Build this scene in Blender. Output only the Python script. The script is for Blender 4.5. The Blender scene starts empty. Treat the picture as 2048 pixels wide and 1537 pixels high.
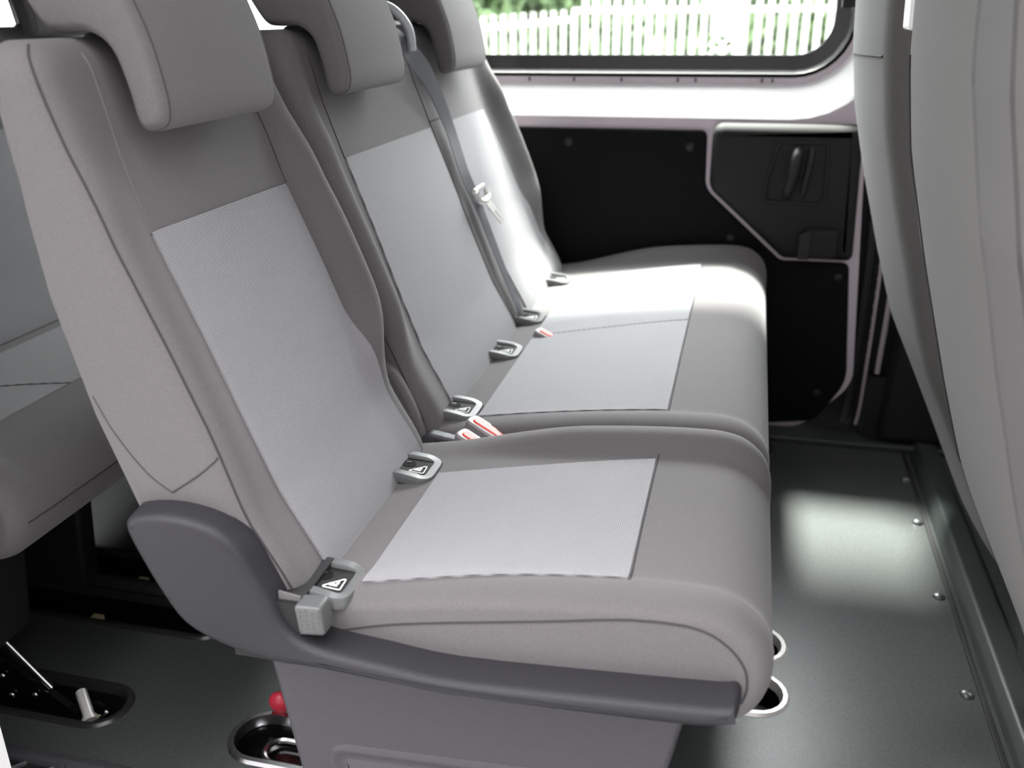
import bpy, bmesh, math, random
from mathutils import Vector, Matrix
from mathutils.geometry import tessellate_polygon
random.seed(7)
S = bpy.context.scene
COL = S.collection

# ------------------------------------------------------------------ camera
cam_d = bpy.data.cameras.new('camera')
cam = bpy.data.objects.new('camera', cam_d); COL.objects.link(cam)
_r = Vector((0.97053, 0.24085, -0.00836)); _dn = Vector((0.08220, -0.36345, -0.92798)); _f = Vector((-0.22654, 0.89994, -0.37254))
M = Matrix((( _r.x, -_dn.x, -_f.x, 0.0), (_r.y, -_dn.y, -_f.y, 0.0), (_r.z, -_dn.z, -_f.z, 1.1), (0, 0, 0, 1)))
cam.matrix_world = M
cam_d.sensor_width = 36.0
cam_d.lens = 36.0 * 1853.3 / 2048.0
cam_d.clip_start = 0.02
cam_d.dof.use_dof = True
cam_d.dof.focus_distance = 1.33
cam_d.dof.aperture_fstop = 3.4
S.camera = cam

# ------------------------------------------------------------------ light
S.view_settings.view_transform = 'Standard'
S.view_settings.look = 'None'
S.view_settings.gamma = 1.0
S.view_settings.use_curve_mapping = False
S.view_settings.exposure = 1.88
w = bpy.data.worlds.new('overcast_sky'); S.world = w; w.use_nodes = True
bg = w.node_tree.nodes['Background']
bg.inputs['Color'].default_value = (1.0, 0.985, 1.0, 1)
# thin cloud, brighter around the hazy sun on the far side of the van
SKY_BASE, SKY_GLOW, SKY_POW = 1.15, 9.5, 2.5
_wn = w.node_tree.nodes; _wl = w.node_tree.links.new
_tc = _wn.new('ShaderNodeTexCoord'); _dp = _wn.new('ShaderNodeVectorMath'); _dp.operation = 'DOT_PRODUCT'
_wl(_tc.outputs['Generated'], _dp.inputs[0]); _dp.inputs[1].default_value = Vector((-0.22, 0.60, 0.9)).normalized()
def _wm(op, a, v):
    n = _wn.new('ShaderNodeMath'); n.operation = op; _wl(a, n.inputs[0]); n.inputs[1].default_value = v; return n.outputs[0]
_wl(_wm('ADD', _wm('MULTIPLY', _wm('POWER', _wm('MAXIMUM', _dp.outputs['Value'], 0.0), SKY_POW), SKY_GLOW), SKY_BASE), bg.inputs['Strength'])
sun_d = bpy.data.lights.new('sun', 'SUN'); sun = bpy.data.objects.new('sun', sun_d); COL.objects.link(sun)
sun_d.energy = 13.0; sun_d.angle = math.radians(9); sun_d.color = (1.0, 0.97, 0.9)
SUN_DIR = Vector((0.24, -0.440, -1.0)).normalized()      # hazy sun from the far side, down through the sliding door window
sun.rotation_euler = SUN_DIR.to_track_quat('-Z', 'Y').to_euler()
sun.location = (-2, 6, 9)

# ------------------------------------------------------------------ materials
def mat(name, col, rough=0.6, metal=0.0, spec=0.5, sheen=0.0, noise=None, bump=None, coat=0.0):
    """noise=(scale, amount) mottles the colour; bump=(scale, strength, distance)"""
    m = bpy.data.materials.new(name); m.use_nodes = True
    nt = m.node_tree; b = nt.nodes['Principled BSDF']
    b.inputs['Base Color'].default_value = (*col, 1)
    b.inputs['Roughness'].default_value = rough
    b.inputs['Metallic'].default_value = metal
    b.inputs['Specular IOR Level'].default_value = spec
    if sheen:
        b.inputs['Sheen Weight'].default_value = sheen
        b.inputs['Sheen Roughness'].default_value = 0.5
    if coat:
        b.inputs['Coat Weight'].default_value = coat
        b.inputs['Coat Roughness'].default_value = 0.05
    tc = nt.nodes.new('ShaderNodeTexCoord')
    if noise:
        n = nt.nodes.new('ShaderNodeTexNoise'); n.inputs['Scale'].default_value = noise[0]; n.inputs['Detail'].default_value = 3
        nt.links.new(tc.outputs['Object'], n.inputs['Vector'])
        mx = nt.nodes.new('ShaderNodeMix'); mx.data_type = 'RGBA'
        a = noise[1]
        mx.inputs[6].default_value = (*[c * (1 - a) for c in col], 1)
        mx.inputs[7].default_value = (*[min(1, c * (1 + a)) for c in col], 1)
        nt.links.new(n.outputs['Fac'], mx.inputs[0]); nt.links.new(mx.outputs[2], b.inputs['Base Color'])
    if bump:
        n2 = nt.nodes.new('ShaderNodeTexNoise'); n2.inputs['Scale'].default_value = bump[0]; n2.inputs['Detail'].default_value = 2
        nt.links.new(tc.outputs['Object'], n2.inputs['Vector'])
        bp = nt.nodes.new('ShaderNodeBump'); bp.inputs['Strength'].default_value = bump[1]; bp.inputs['Distance'].default_value = bump[2]
        nt.links.new(n2.outputs['Fac'], bp.inputs['Height']); nt.links.new(bp.outputs['Normal'], b.inputs['Normal'])
    return m

def weave_mat(name, dark, light, pitch):
    """knitted panel: rows of pale dots on a grey ground, laid out in metres through the UVs"""
    m = bpy.data.materials.new(name); m.use_nodes = True
    nt = m.node_tree; b = nt.nodes['Principled BSDF']; L = nt.links.new
    uv = nt.nodes.new('ShaderNodeUVMap')
    sp = nt.nodes.new('ShaderNodeSeparateXYZ'); L(uv.outputs['UV'], sp.inputs[0])
    def math_(op, a, bb=None, v=None):
        n = nt.nodes.new('ShaderNodeMath'); n.operation = op
        L(a, n.inputs[0])
        if bb is not None: L(bb, n.inputs[1])
        if v is not None: n.inputs[1].default_value = v
        return n.outputs[0]
    k = 2 * math.pi / pitch
    add = math_('ADD', sp.outputs['X'], sp.outputs['Y']); sub = math_('SUBTRACT', sp.outputs['X'], sp.outputs['Y'])
    s1 = math_('SINE', math_('MULTIPLY', add, v=k * 0.72)); s2 = math_('SINE', math_('MULTIPLY', sub, v=k * 0.72))
    pr = math_('ADD', math_('MULTIPLY', math_('MULTIPLY', s1, s2), v=0.5), v=0.5)
    rp = nt.nodes.new('ShaderNodeValToRGB'); L(pr, rp.inputs[0])
    rp.color_ramp.elements[0].position = 0.46; rp.color_ramp.elements[0].color = (*dark, 1)
    rp.color_ramp.elements[1].position = 0.86; rp.color_ramp.elements[1].color = (*light, 1)
    L(rp.outputs[0], b.inputs['Base Color'])
    b.inputs['Roughness'].default_value = 0.85
    b.inputs['Sheen Weight'].default_value = 0.10
    bp = nt.nodes.new('ShaderNodeBump'); bp.inputs['Strength'].default_value = 0.4; bp.inputs['Distance'].default_value = 0.001
    L(pr, bp.inputs['Height']); L(bp.outputs[0], b.inputs['Normal'])
    return m

FAB = mat('charcoal_knit_fabric', (0.098, 0.091, 0.093), 0.92, sheen=0.10, noise=(420, 0.22), bump=(900, 0.25, 0.0006))
FABR = mat('ribbed_charcoal_fabric', (0.094, 0.092, 0.089), 0.9, sheen=0.03, noise=(420, 0.2), bump=(900, 0.25, 0.0006))
WEAVE = weave_mat('dotted_grey_weave', (0.125, 0.124, 0.134), (0.40, 0.39, 0.405), 0.0034)
SEAM = mat('dark_seam_thread', (0.03, 0.028, 0.03), 0.9)
SEAML = mat('pale_seam_thread', (0.135, 0.128, 0.131), 0.9)
PLG = mat('grained_dark_grey_plastic', (0.050, 0.048, 0.054), 0.5, noise=(300, 0.15), bump=(520, 0.5, 0.0008))
SHD = mat('grained_charcoal_plastic', (0.020, 0.0195, 0.0225), 0.5, spec=0.25, noise=(300, 0.15), bump=(520, 0.5, 0.0008))
PLS = mat('smooth_grey_plastic', (0.074, 0.077, 0.078), 0.42)
PLB = mat('black_plastic', (0.010, 0.010, 0.011), 0.58, spec=0.35)
PLBM = mat('matt_black_plastic', (0.0095, 0.009, 0.0095), 0.72, spec=0.3, bump=(500, 0.2, 0.0005))
GLB = mat('gloss_black_paint', (0.004, 0.004, 0.004), 0.12, spec=0.5)
BPAN = mat('black_door_card', (0.0035, 0.0038, 0.004), 0.75, spec=0.12, bump=(700, 0.2, 0.0004))
CHR = mat('bright_steel', (0.62, 0.62, 0.63), 0.22, metal=1.0)
RIM = mat('pale_rim_metal', (0.70, 0.69, 0.66), 0.35, metal=0.4)
RIMD = mat('dark_rim_metal', (0.05, 0.05, 0.05), 0.25, metal=0.6)
WHT = mat('white_body_paint', (0.80, 0.80, 0.80), 0.28, coat=0.3)
LIL = mat('shade_toned_pale_paint', (0.47, 0.41, 0.455), 0.45)  # white paint on less lit upright faces, their shade mixed into the colour
RED = mat('red_plastic', (0.72, 0.06, 0.05), 0.42)
REDK = mat('crimson_plastic', (0.50, 0.03, 0.055), 0.35)
BUCK = mat('buckle_grey_plastic', (0.22, 0.20, 0.21), 0.4)
LABW = mat('white_label_ink', (0.85, 0.85, 0.85), 0.5)
STRAP = mat('grey_belt_webbing', (0.085, 0.088, 0.10), 0.65, bump=(1200, 0.3, 0.0004))
BRKT = mat('pale_grey_painted_bracket', (0.34, 0.36, 0.38), 0.35)
FLO = mat('dark_vinyl_floor', (0.047, 0.0515, 0.0505), 0.32, spec=1.0, noise=(170, 0.7), bump=(650, 0.35, 0.0006))
TRIMF = mat('dark_green_grey_trim', (0.030, 0.036, 0.035), 0.45, bump=(600, 0.2, 0.0005))
RUB = mat('black_rubber', (0.012, 0.012, 0.012), 0.55)
FRIT = mat('dark_window_band', (0.020, 0.019, 0.021), 0.3)
ROOF = mat('grey_headliner', (0.28, 0.28, 0.275), 0.9)
YEL = mat('cream_plastic_clip', (0.55, 0.48, 0.30), 0.5)
FENW = mat('white_fence_paint', (0.85, 0.85, 0.80), 0.5)
LEAF = mat('hedge_leaves', (0.25, 0.36, 0.19), 0.6, noise=(1.4, 0.6))
LEAF2 = mat('tree_leaves', (0.06, 0.11, 0.03), 0.6)
GRD = mat('grey_tarmac', (0.10, 0.10, 0.10), 0.9, noise=(60, 0.3))
BLKR = mat('light_blocker_grey', (0.06, 0.058, 0.062), 0.9, noise=(8, 0.15))  # dark surface of the added light blocker
BARK = mat('brown_bark', (0.08, 0.06, 0.045), 0.9, bump=(30, 0.6, 0.02))
GLASS = bpy.data.materials.new('window_glass'); GLASS.use_nodes = True
_nt = GLASS.node_tree; _nt.nodes.remove(_nt.nodes['Principled BSDF'])
_t = _nt.nodes.new('ShaderNodeBsdfTransparent'); _t.inputs[0].default_value = (0.93, 0.96, 0.95, 1)
_g = _nt.nodes.new('ShaderNodeBsdfGlossy'); _g.inputs['Roughness'].default_value = 0.02
_mx = _nt.nodes.new('ShaderNodeMixShader'); _mx.inputs[0].default_value = 0.04
_nt.links.new(_t.outputs[0], _mx.inputs[1]); _nt.links.new(_g.outputs[0], _mx.inputs[2])
_nt.links.new(_mx.outputs[0], _nt.nodes['Material Output'].inputs[0])

# ------------------------------------------------------------------ helpers
def wloc(p):
    v = Vector((0, 0, 0))
    while p is not None:
        v += p.location; p = p.parent
    return v

def obj(name, verts, faces, m, parent=None, ang=40, uvs=None):
    o_ = wloc(parent)
    me = bpy.data.meshes.new(name)
    me.from_pydata([tuple(Vector(v) - o_) for v in verts], [], faces)
    bm = bmesh.new(); bm.from_mesh(me)
    if uvs:
        lay = bm.loops.layers.uv.new('UVMap'); bm.verts.ensure_lookup_table()
        for f in bm.faces:
            for l in f.loops: l[lay].uv = uvs[l.vert.index]
    bmesh.ops.recalc_face_normals(bm, faces=bm.faces)
    bm.to_mesh(me); bm.free()
    me.materials.append(m)
    me.polygons.foreach_set('use_smooth', [True] * len(me.polygons))
    me.set_sharp_from_angle(angle=math.radians(ang))
    o = bpy.data.objects.new(name, me); COL.objects.link(o)
    o.parent = parent
    return o

def thing(name, label, cat, loc=(0, 0, 0), group=None):
    o = bpy.data.objects.new(name, None); COL.objects.link(o)
    o.empty_display_size = 0.05; o.location = loc
    o['label'] = label; o['category'] = cat
    if group: o['group'] = group
    return o

def tag(o, label=None, cat=None, group=None, kind=None):
    for k, v in (('label', label), ('category', cat), ('group', group), ('kind', kind)):
        if v: o[k] = v
    return o

class MB:
    """collects verts and faces of ONE mesh"""
    def __init__(s): s.v = []; s.f = []; s.uv = []
    def add(s, v, f):
        n = len(s.v); s.v += [tuple(q) for q in v]; s.f += [tuple(i + n for i in q) for q in f]; return s
    def box(s, a, b):
        (x0, y0, z0), (x1, y1, z1) = a, b
        return s.add([(x0, y0, z0), (x1, y0, z0), (x1, y1, z0), (x0, y1, z0), (x0, y0, z1), (x1, y0, z1), (x1, y1, z1), (x0, y1, z1)],
                     [(0, 3, 2, 1), (4, 5, 6, 7), (0, 1, 5, 4), (1, 2, 6, 5), (2, 3, 7, 6), (3, 0, 4, 7)])
    def loft(s, loops, cap0=True, cap1=True, closed=True):
        n = len(loops[0]); v = [p for l in loops for p in l]; f = []
        for i in range(len(loops) - 1):
            for j in range(n if closed else n - 1):
                k = (j + 1) % n
                f.append((i * n + j, i * n + k, (i + 1) * n + k, (i + 1) * n + j))
        for on, k in ((cap0, 0), (cap1, (len(loops) - 1) * n)):
            if not on: continue
            if n <= 8: f.append(tuple(range(k, k + n)))
            else: f += [tuple(k + i for i in t) for t in tessellate_polygon([[Vector(p) for p in v[k:k + n]]])]
        return s.add(v, f)
    def tube(s, pts, r, seg=8, closed=False):
        pts = [Vector(p) for p in pts]; n = len(pts); loops = []
        up = None
        for i in range(n):
            if closed: t = pts[(i + 1) % n] - pts[i - 1]
            else: t = pts[min(i + 1, n - 1)] - pts[max(i - 1, 0)]
            t.normalize()
            if up is None:
                up = Vector((0, 0, 1)) if abs(t.z) < 0.9 else Vector((1, 0, 0))
            a = up - t * up.dot(t)
            if a.length < 1e-4: a = t.orthogonal()
            a.normalize(); up = a; b = t.cross(a)
            rr = r[i] if isinstance(r, (list, tuple)) else r
            loops.append([pts[i] + (a * math.cos(q) + b * math.sin(q)) * rr for q in [2 * math.pi * k / seg for k in range(seg)]])
        if closed: loops.append(loops[0]); return s.loft(loops, False, False)
        return s.loft(loops)
    def ellip(s, c, r, n=10, m=16):
        c = Vector(c); loops = []
        for i in range(n + 1):
            t = math.pi * i / n
            t = min(max(t, 0.02), math.pi - 0.02)
            loops.append([c + Vector((r[0] * math.sin(t) * math.cos(2 * math.pi * j / m), r[1] * math.sin(t) * math.sin(2 * math.pi * j / m), -r[2] * math.cos(t))) for j in range(m)])
        return s.loft(loops)
    def build(s, name, m, parent=None, ang=40, uvs=None): return obj(name, s.v, s.f, m, parent, ang, uvs)

def catmull(pts, k=6, closed=True):
    n = len(pts); out = []
    rng = range(n) if closed else range(n - 1)
    for i in rng:
        if closed: p = [Vector(pts[(i + d) % n]) for d in (-1, 0, 1, 2)]
        else: p = [Vector(pts[min(max(i + d, 0), n - 1)]) for d in (-1, 0, 1, 2)]
        for j in range(k):
            t = j / k
            out.append(0.5 * ((2 * p[1]) + (p[2] - p[0]) * t + (2 * p[0] - 5 * p[1] + 4 * p[2] - p[3]) * t * t + (3 * p[1] - p[0] - 3 * p[2] + p[3]) * t ** 3))
    if not closed: out.append(Vector(pts[-1]))
    return out

def rpoly(pts, r, k=5):
    """polygon with rounded corners (2D)"""
    n = len(pts); out = []
    for i in range(n):
        p = Vector(pts[i]); a = Vector(pts[i - 1]) - p; b = Vector(pts[(i + 1) % n]) - p
        rr = r[i] if isinstance(r, (list, tuple)) else r
        la, lb = a.length, b.length; a.normalize(); b.normalize()
        ang = a.angle(b); d = min(rr / max(math.tan(ang / 2), 1e-3), la * 0.48, lb * 0.48)
        p0, p1 = p + a * d, p + b * d
        for j in range(k + 1):
            t = j / k
            out.append(p0 * (1 - t) ** 2 + p * 2 * t * (1 - t) + p1 * t * t)
    return out

def inset2(pts, d):
    """offset a closed 2D loop inwards by d"""
    n = len(pts); area = sum(pts[i].x * pts[(i + 1) % n].y - pts[(i + 1) % n].x * pts[i].y for i in range(n))
    sg = 1 if area > 0 else -1; out = []
    for i in range(n):
        t = (pts[(i + 1) % n] - pts[i - 1])
        if t.length < 1e-9: t = Vector((1, 0))
        t.normalize()
        out.append(pts[i] + Vector((-t.y, t.x)) * d * sg)
    return out

def slab(mb, poly, y0, y1, r0, r1=None, ry0=None, ry1=None, steps=5, mids=0):
    """2D loop (x, z) extruded along y with rounded ends: r = inset, ry = depth over which it rounds"""
    r1 = r0 if r1 is None else r1; ry0 = ry0 or r0; ry1 = ry1 or r1
    poly = [Vector(p) for p in poly]; loops = []
    for i in range(steps + 1):
        a = math.pi / 2 * i / steps
        q = inset2(poly, r0 * (1 - math.sin(a))); loops.append([(p.x, y0 + ry0 * (1 - math.cos(a)), p.y) for p in q])
    for i in range(mids):
        y = y0 + ry0 + (y1 - ry1 - y0 - ry0) * (i + 1) / (mids + 1); loops.append([(p.x, y, p.y) for p in poly])
    for i in range(steps + 1):
        a = math.pi / 2 * (1 - i / steps)
        q = inset2(poly, r1 * (1 - math.sin(a))); loops.append([(p.x, y1 - ry1 * (1 - math.cos(a)), p.y) for p in q])
    return mb.loft(loops)

from mathutils.bvhtree import BVHTree
def bvh(mb): return BVHTree.FromPolygons([Vector(v) for v in mb.v], mb.f)
def snap_seam(tree, pts, parent, r=0.0013, m=None, k=8, name='seam', out=0.0002):
    mb = MB(); q = []
    for p in catmull([Vector(p) for p in pts], k, False):
        hit, nrm, _, _ = tree.find_nearest(p)
        d = (p - hit); n = d.normalized() if d.length > 1e-6 else nrm
        q.append(hit + (nrm if nrm.dot(n) > 0 else -nrm) * 0.0)
    mb.tube(q, r, 6); return mb.build(name, m or SEAM, parent)

def interp(tab, x):
    if x <= tab[0][0]: return tab[0][1]
    for (a, b), (c, d) in zip(tab, tab[1:]):
        if x <= c: return b + (d - b) * (x - a) / (c - a)
    return tab[-1][1]

def sstep(a, b, x):
    t = min(max((x - a) / (b - a), 0), 1); return t * t * (3 - 2 * t)

def holed_sheet(mb, outer, holes, fn):
    """flat sheet with holes; outer/holes are 2D loops, fn maps 2D -> 3D"""
    loops = [[Vector((p[0], p[1], 0)) for p in l] for l in [outer] + holes]
    tris = tessellate_polygon(loops); flat = [p for l in loops for p in l]
    return mb.add([fn(p.x, p.y) for p in flat], [tuple(t) for t in tris])

# ------------------------------------------------------------------ structure: floor with its anchor slots
SLOTS = [  # x0, x1, y centre, half width, pale rim?
    (-1.75, -0.955, 1.062, 0.047), (-0.74, -0.30, 1.058, 0.050), (-0.56, 0.138, 1.352, 0.050),
    (-1.75, -0.90, 1.315, 0.047), (-0.56, 0.138, 1.490, 0.050), (-1.75, -0.90, 1.455, 0.047)]
def slot_loop(x0, x1, yc, h, g=0.0, n=10):
    h += g; r = h; out = []
    ax0, ax1 = x0 - g + r, x1 + g - r
    for i in range(n + 1):
        a = -math.pi / 2 + math.pi * i / n; out.append(Vector((ax1 + r * math.cos(a), yc + r * math.sin(a))))
    for i in range(n + 1):
        a = math.pi / 2 + math.pi * i / n; out.append(Vector((ax0 + r * math.cos(a), yc + r * math.sin(a))))
    return out
fl = MB()
holed_sheet(fl, [(-2.6, 0.76), (0.42, 0.76), (0.42, 0.62), (1.3, 0.62), (1.3, 2.5), (-2.6, 2.5)], [slot_loop(*s) for s in SLOTS], lambda x, y: (x, y, 0.0))
fl.box((-2.6, 0.62, -0.09), (1.3, 2.5, -0.06))
tag(fl.build('floor', FLO), kind='structure')

slot_labels = [
    'black floor anchor slot at bottom left, holding the bright steel tube of rear seats',
    'gloss black anchor slot with steel rim behind the base of the near seat',
    'pale rimmed floor slot under the near seat cushion, nearest of the two by the aisle',
    'black anchor slot under the rear seats, crossing behind the near seat hinge cover, nearer one',
    'pale rimmed floor slot beyond the near seat cushion, further of the two by the aisle',
    'black anchor slot under the rear seats, the furthest one from the open door']
for i, s in enumerate(SLOTS):
    t = thing('floor_anchor_slot', slot_labels[i], 'floor anchor', ((s[0] + s[1]) / 2, s[2], 0), 'seat anchor slots in the floor')
    mb = MB(); L0 = slot_loop(*s); L1 = [p for p in slot_loop(*s, -0.012)]
    mb.loft([[(p.x, p.y, 0.001) for p in L0], [(p.x, p.y, -0.035) for p in L1]], False, True)
    mb.build('basin', GLB, t)
    rim = MB(); A = slot_loop(*s, 0.010); B = slot_loop(*s, 0.006); C_ = slot_loop(*s, -0.002); D = slot_loop(*s, -0.006)
    rim.loft([[(p.x, p.y, 0.0) for p in A], [(p.x, p.y, 0.005) for p in B], [(p.x, p.y, 0.005) for p in C_], [(p.x, p.y, -0.012) for p in D]], False, False)
    rim.build('rim', RIM if i in (2, 4) else (CHR if i == 1 else RIMD), t)
    if i in (0, 1, 3, 5):
        inn = MB(); e = slot_loop(s[0] + 0.05, s[1] - 0.045, s[2], 0.026)
        inn.tube([(p.x, p.y, -0.024) for p in e], 0.005, 6, True); inn.build('inner_ridge', CHR if i == 1 else GLB, t)
    if i in (0, 3, 5, 4):
        cx = {0: -1.015, 3: -1.20, 5: -1.19, 4: 0.07}[i]
        c = MB(); c.box((cx - 0.010, s[2] - 0.014, -0.034), (cx + 0.012, s[2] + 0.004, -0.026)); c.build('clip', YEL, t)
    if i == 2:
        c = MB(); c.box((0.05, 1.338, -0.034), (0.075, 1.345, -0.02)); c.build('clip', CHR, t)

# floor studs along the front edge
for i, y in enumerate((2.245, 2.03, 1.73, 1.432)):
    mb = MB(); mb.ellip((0.452 - 0.003 * i, y, 0.0), (0.013, 0.013, 0.009), 8, 16)
    o = mb.build('floor_stud', FLO)
    tag(o, ['domed floor stud nearest the far door sill', 'second domed floor stud from the far sill', 'third domed floor stud from the far sill, beside the pale light patch',
            'domed floor stud nearest the camera, by the ridge at lower right'][i], 'stud', 'domed studs along the floor edge')

# floor ridge (end strip) running across the van
rp_ = rpoly([(0.478, 0.0), (0.486, 0.014), (0.500, 0.030), (0.545, 0.026), (0.560, 0.0)], [0.004, 0.01, 0.012, 0.015, 0.004])
mb = MB(); slab(mb, rp_, 0.80, 2.42, 0.002); o = mb.build('trim_1', TRIMF); tag(o, kind='structure')
mb = MB(); slab(mb, rpoly([(0.60, 0.0), (0.605, 0.012), (0.625, 0.012), (0.63, 0.0)], 0.003), 0.80, 2.42, 0.002); tag(mb.build('trim_2', TRIMF), kind='structure')
mb = MB(); slab(mb, rpoly([(0.462, 0.0), (0.464, 0.004), (0.472, 0.004), (0.474, 0.0)], 0.001), 0.80, 2.42, 0.001); tag(mb.build('trim_3', RUB), kind='structure')
# far sill plate
mb = MB(); mb.box((-2.4, 2.405, 0.0), (1.25, 2.50, 0.016)); mb.tube([(-2.4, 2.405, 0.014), (1.25, 2.405, 0.014)], 0.006, 8)
tag(mb.build('trim_4', TRIMF), kind='structure')
# near door step trim with moulded lattice
tr = thing('door_step_trim', 'dark grained plastic step trim with a lattice pocket at the bottom left corner', 'trim', (-1.2, 0.9, 0))
mb = MB()
slab_p = rpoly([(0.80, 0.0), (0.80, 0.012), (0.93, 0.012), (0.955, 0.0)], 0.006)
loops = [[(x, p.x, p.y) for p in slab_p] for x in (-1.7, -1.3, -1.0, -0.8, 0.40)]
mb.loft(loops); mb.build('step_cover', PLG, tr)
mb = MB(); mb.box((-1.16, 0.838, 0.0125), (-0.985, 0.905, 0.0145)); mb.build('pocket', PLB, tr)
mb = MB()
mb.tube([(-1.17, 0.915, 0.015), (-0.955, 0.912, 0.015), (-0.935, 0.87, 0.014), (-0.935, 0.83, 0.014)], 0.006, 8)
for k in range(4):
    xa = -1.17 + k * 0.05
    mb.tube([(xa, 0.842, 0.018), (xa + 0.055, 0.905, 0.018)], 0.004, 6)
mb.build('lattice', PLG, tr)

# ------------------------------------------------------------------ body shell
def rrect(x0, z0, x1, z1, r, g=0.0, n=8):
    x0 -= g; x1 += g; z0 -= g; z1 += g; r = max(r + g, 0.01); out = []
    for cx, cz, a0 in ((x1 - r, z0 + r, -90), (x1 - r, z1 - r, 0), (x0 + r, z1 - r, 90), (x0 + r, z0 + r, 180)):
        for i in range(n + 1):
            a = math.radians(a0 + 90 * i / n); out.append(Vector((cx + r * math.cos(a), cz + r * math.sin(a))))
    return out
W1 = (-0.82, 0.995, 0.180, 1.70, 0.085)
W2 = (-2.30, 1.02, -1.20, 1.24, 0.06)
def ring(mb, W, g0, y0, g1, y1):
    a = rrect(*W, g0); b = rrect(*W, g1)
    return mb.loft([[(p.x, y0, p.y) for p in a], [(p.x, y1, p.y) for p in b]], False, False)

# sliding door on the far side
door = thing('door_1', 'white inside face of the far sliding door with black lower cards', 'door', (-0.4, 2.48, 0.0)); door['kind'] = 'structure'
mb = MB()
outer = rpoly([(-0.99, 0.02), (0.20, 0.02), (0.325, 0.16), (0.285, 0.70), (0.275, 1.88), (-0.99, 1.88)], [0.01, 0.10, 0.10, 0.2, 0.02, 0.02], 8)
holed_sheet(mb, outer, [rrect(*W1, 0.148)], lambda x, z: (x, 2.470, z))
mb.loft([[(p[0], 2.470, p[1]) for p in outer], [(p[0], 2.53, p[1]) for p in outer]], False, False)
mb.build('door_skin', LIL, door)
mb = MB(); ring(mb, W1, 0.148, 2.470, 0.140, 2.474); ring(mb, W1, 0.140, 2.474, 0.070, 2.530); mb.build('sill_ledge', WHT, door)
mb = MB(); ring(mb, W1, 0.066, 2.530, 0.066, 2.542); ring(mb, W1, 0.066, 2.542, 0.050, 2.542); ring(mb, W1, 0.0525, 2.5265, 0.050, 2.546); mb.build('sill_gap', RUB, door)
mb = MB(); ring(mb, W1, 0.070, 2.527, 0.053, 2.527); mb.build('window_flange', LIL, door)
for xn in (-0.58, -0.46, -0.335, -0.19, -0.145, 0.02, 0.045):
    mb = MB(); mb.box((xn - 0.002, 2.524, 0.930), (xn + 0.002, 2.530, 0.940)); mb.build('flange_notch', PLB, door)
# lower cards, thin panels standing just proud of the skin
def card(name, poly, r, m, parent, y=2.470, d=0.010, edge=0.006):
    mb = MB(); q = rpoly(poly, r, 6); n0 = [Vector(p) for p in q]
    lo = [[(p.x, y + 0.004, p.y) for p in n0]]
    for i in range(6):
        a = math.pi / 2 * i / 5
        lo.append([(p.x, y - d + edge * (1 - math.sin(a)), p.y) for p in inset2(n0, edge * (1 - math.cos(a)))])
    mb.loft(lo, False, True); return mb.build(name, m, parent, 60)
low = card('lower_card', [(-0.97, 0.818), (-0.104, 0.818), (-0.100, 0.671), (0.105, 0.492), (0.276, 0.494), (0.308, 0.168), (0.240, 0.048), (0.12, 0.03), (-0.97, 0.03)],
           [0.02, 0.02, 0.06, 0.03, 0.02, 0.12, 0.05, 0.05, 0.02], BPAN, door)
for (x, z) in ((-0.46, 0.783), (-0.145, 0.778), (-0.026, 0.545), (0.252, 0.455), (0.235, 0.13)):
    mb = MB(); mb.ellip((x, 2.459, z), (0.012, 0.004, 0.012), 6, 14); mb.build('fixing_cap', PLB, low)
hp = card('handle_card', [(-0.090, 0.838), (0.268, 0.838), (0.281, 0.503), (0.108, 0.503), (-0.090, 0.676)], [0.03, 0.012, 0.02, 0.03, 0.05], PLBM, door, d=0.042, edge=0.028)
mb = MB(); q = rrect(0.0, 0, 0.1, 0.1, 0.02)
q = [Vector(p) for p in rpoly([(0.072, 0.798), (0.190, 0.800), (0.196, 0.66), (0.180, 0.648), (0.050, 0.650), (0.048, 0.69)], 0.018, 5)]
mb.loft([[(p.x, 2.432, p.y) for p in inset2(q, -0.006)], [(p.x, 2.424, p.y) for p in inset2(q, -0.003)], [(p.x, 2.424, p.y) for p in inset2(q, 0.004)], [(p.x, 2.429, p.y) for p in inset2(q, 0.008)]], False, False)
mb.build('handle_surround', PLBM, hp)
mb = MB(); q = [Vector(p) for p in rpoly([(0.092, 0.790), (0.178, 0.790), (0.182, 0.658), (0.074, 0.658)], 0.014, 5)]
mb.loft([[(p.x, 2.4305, p.y) for p in q], [(p.x, 2.4285, p.y) for p in inset2(q, 0.004)]], False, True); mb.build('handle_recess', BPAN, hp)
mb = MB(); mb.tube(catmull([(0.120, 2.434, 0.782), (0.116, 2.415, 0.765), (0.112, 2.408, 0.725), (0.106, 2.412, 0.685), (0.102, 2.434, 0.664)], 5, False), [0.012] * 21, 12)
mb.build('door_handle', PLB, hp)
mb = MB(); mb.tube(catmull([(0.150, 2.434, 0.785), (0.150, 2.424, 0.76), (0.146, 2.422, 0.72), (0.142, 2.426, 0.68), (0.140, 2.434, 0.664)], 5, False), 0.008, 10)
mb.build('handle_bar', PLB, hp)
mb = MB(); slab(mb, rpoly([(0.150, 0.588), (0.236, 0.590), (0.236, 0.515), (0.150, 0.512)], 0.015), 2.405, 2.436, 0.008); mb.build('latch_cover', PLBM, hp)
mb = MB(); slab(mb, rpoly([(0.142, 0.578), (0.172, 0.586), (0.172, 0.512), (0.142, 0.512)], 0.006), 2.400, 2.420, 0.004); mb.build('latch_tab', PLB, hp)

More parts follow.
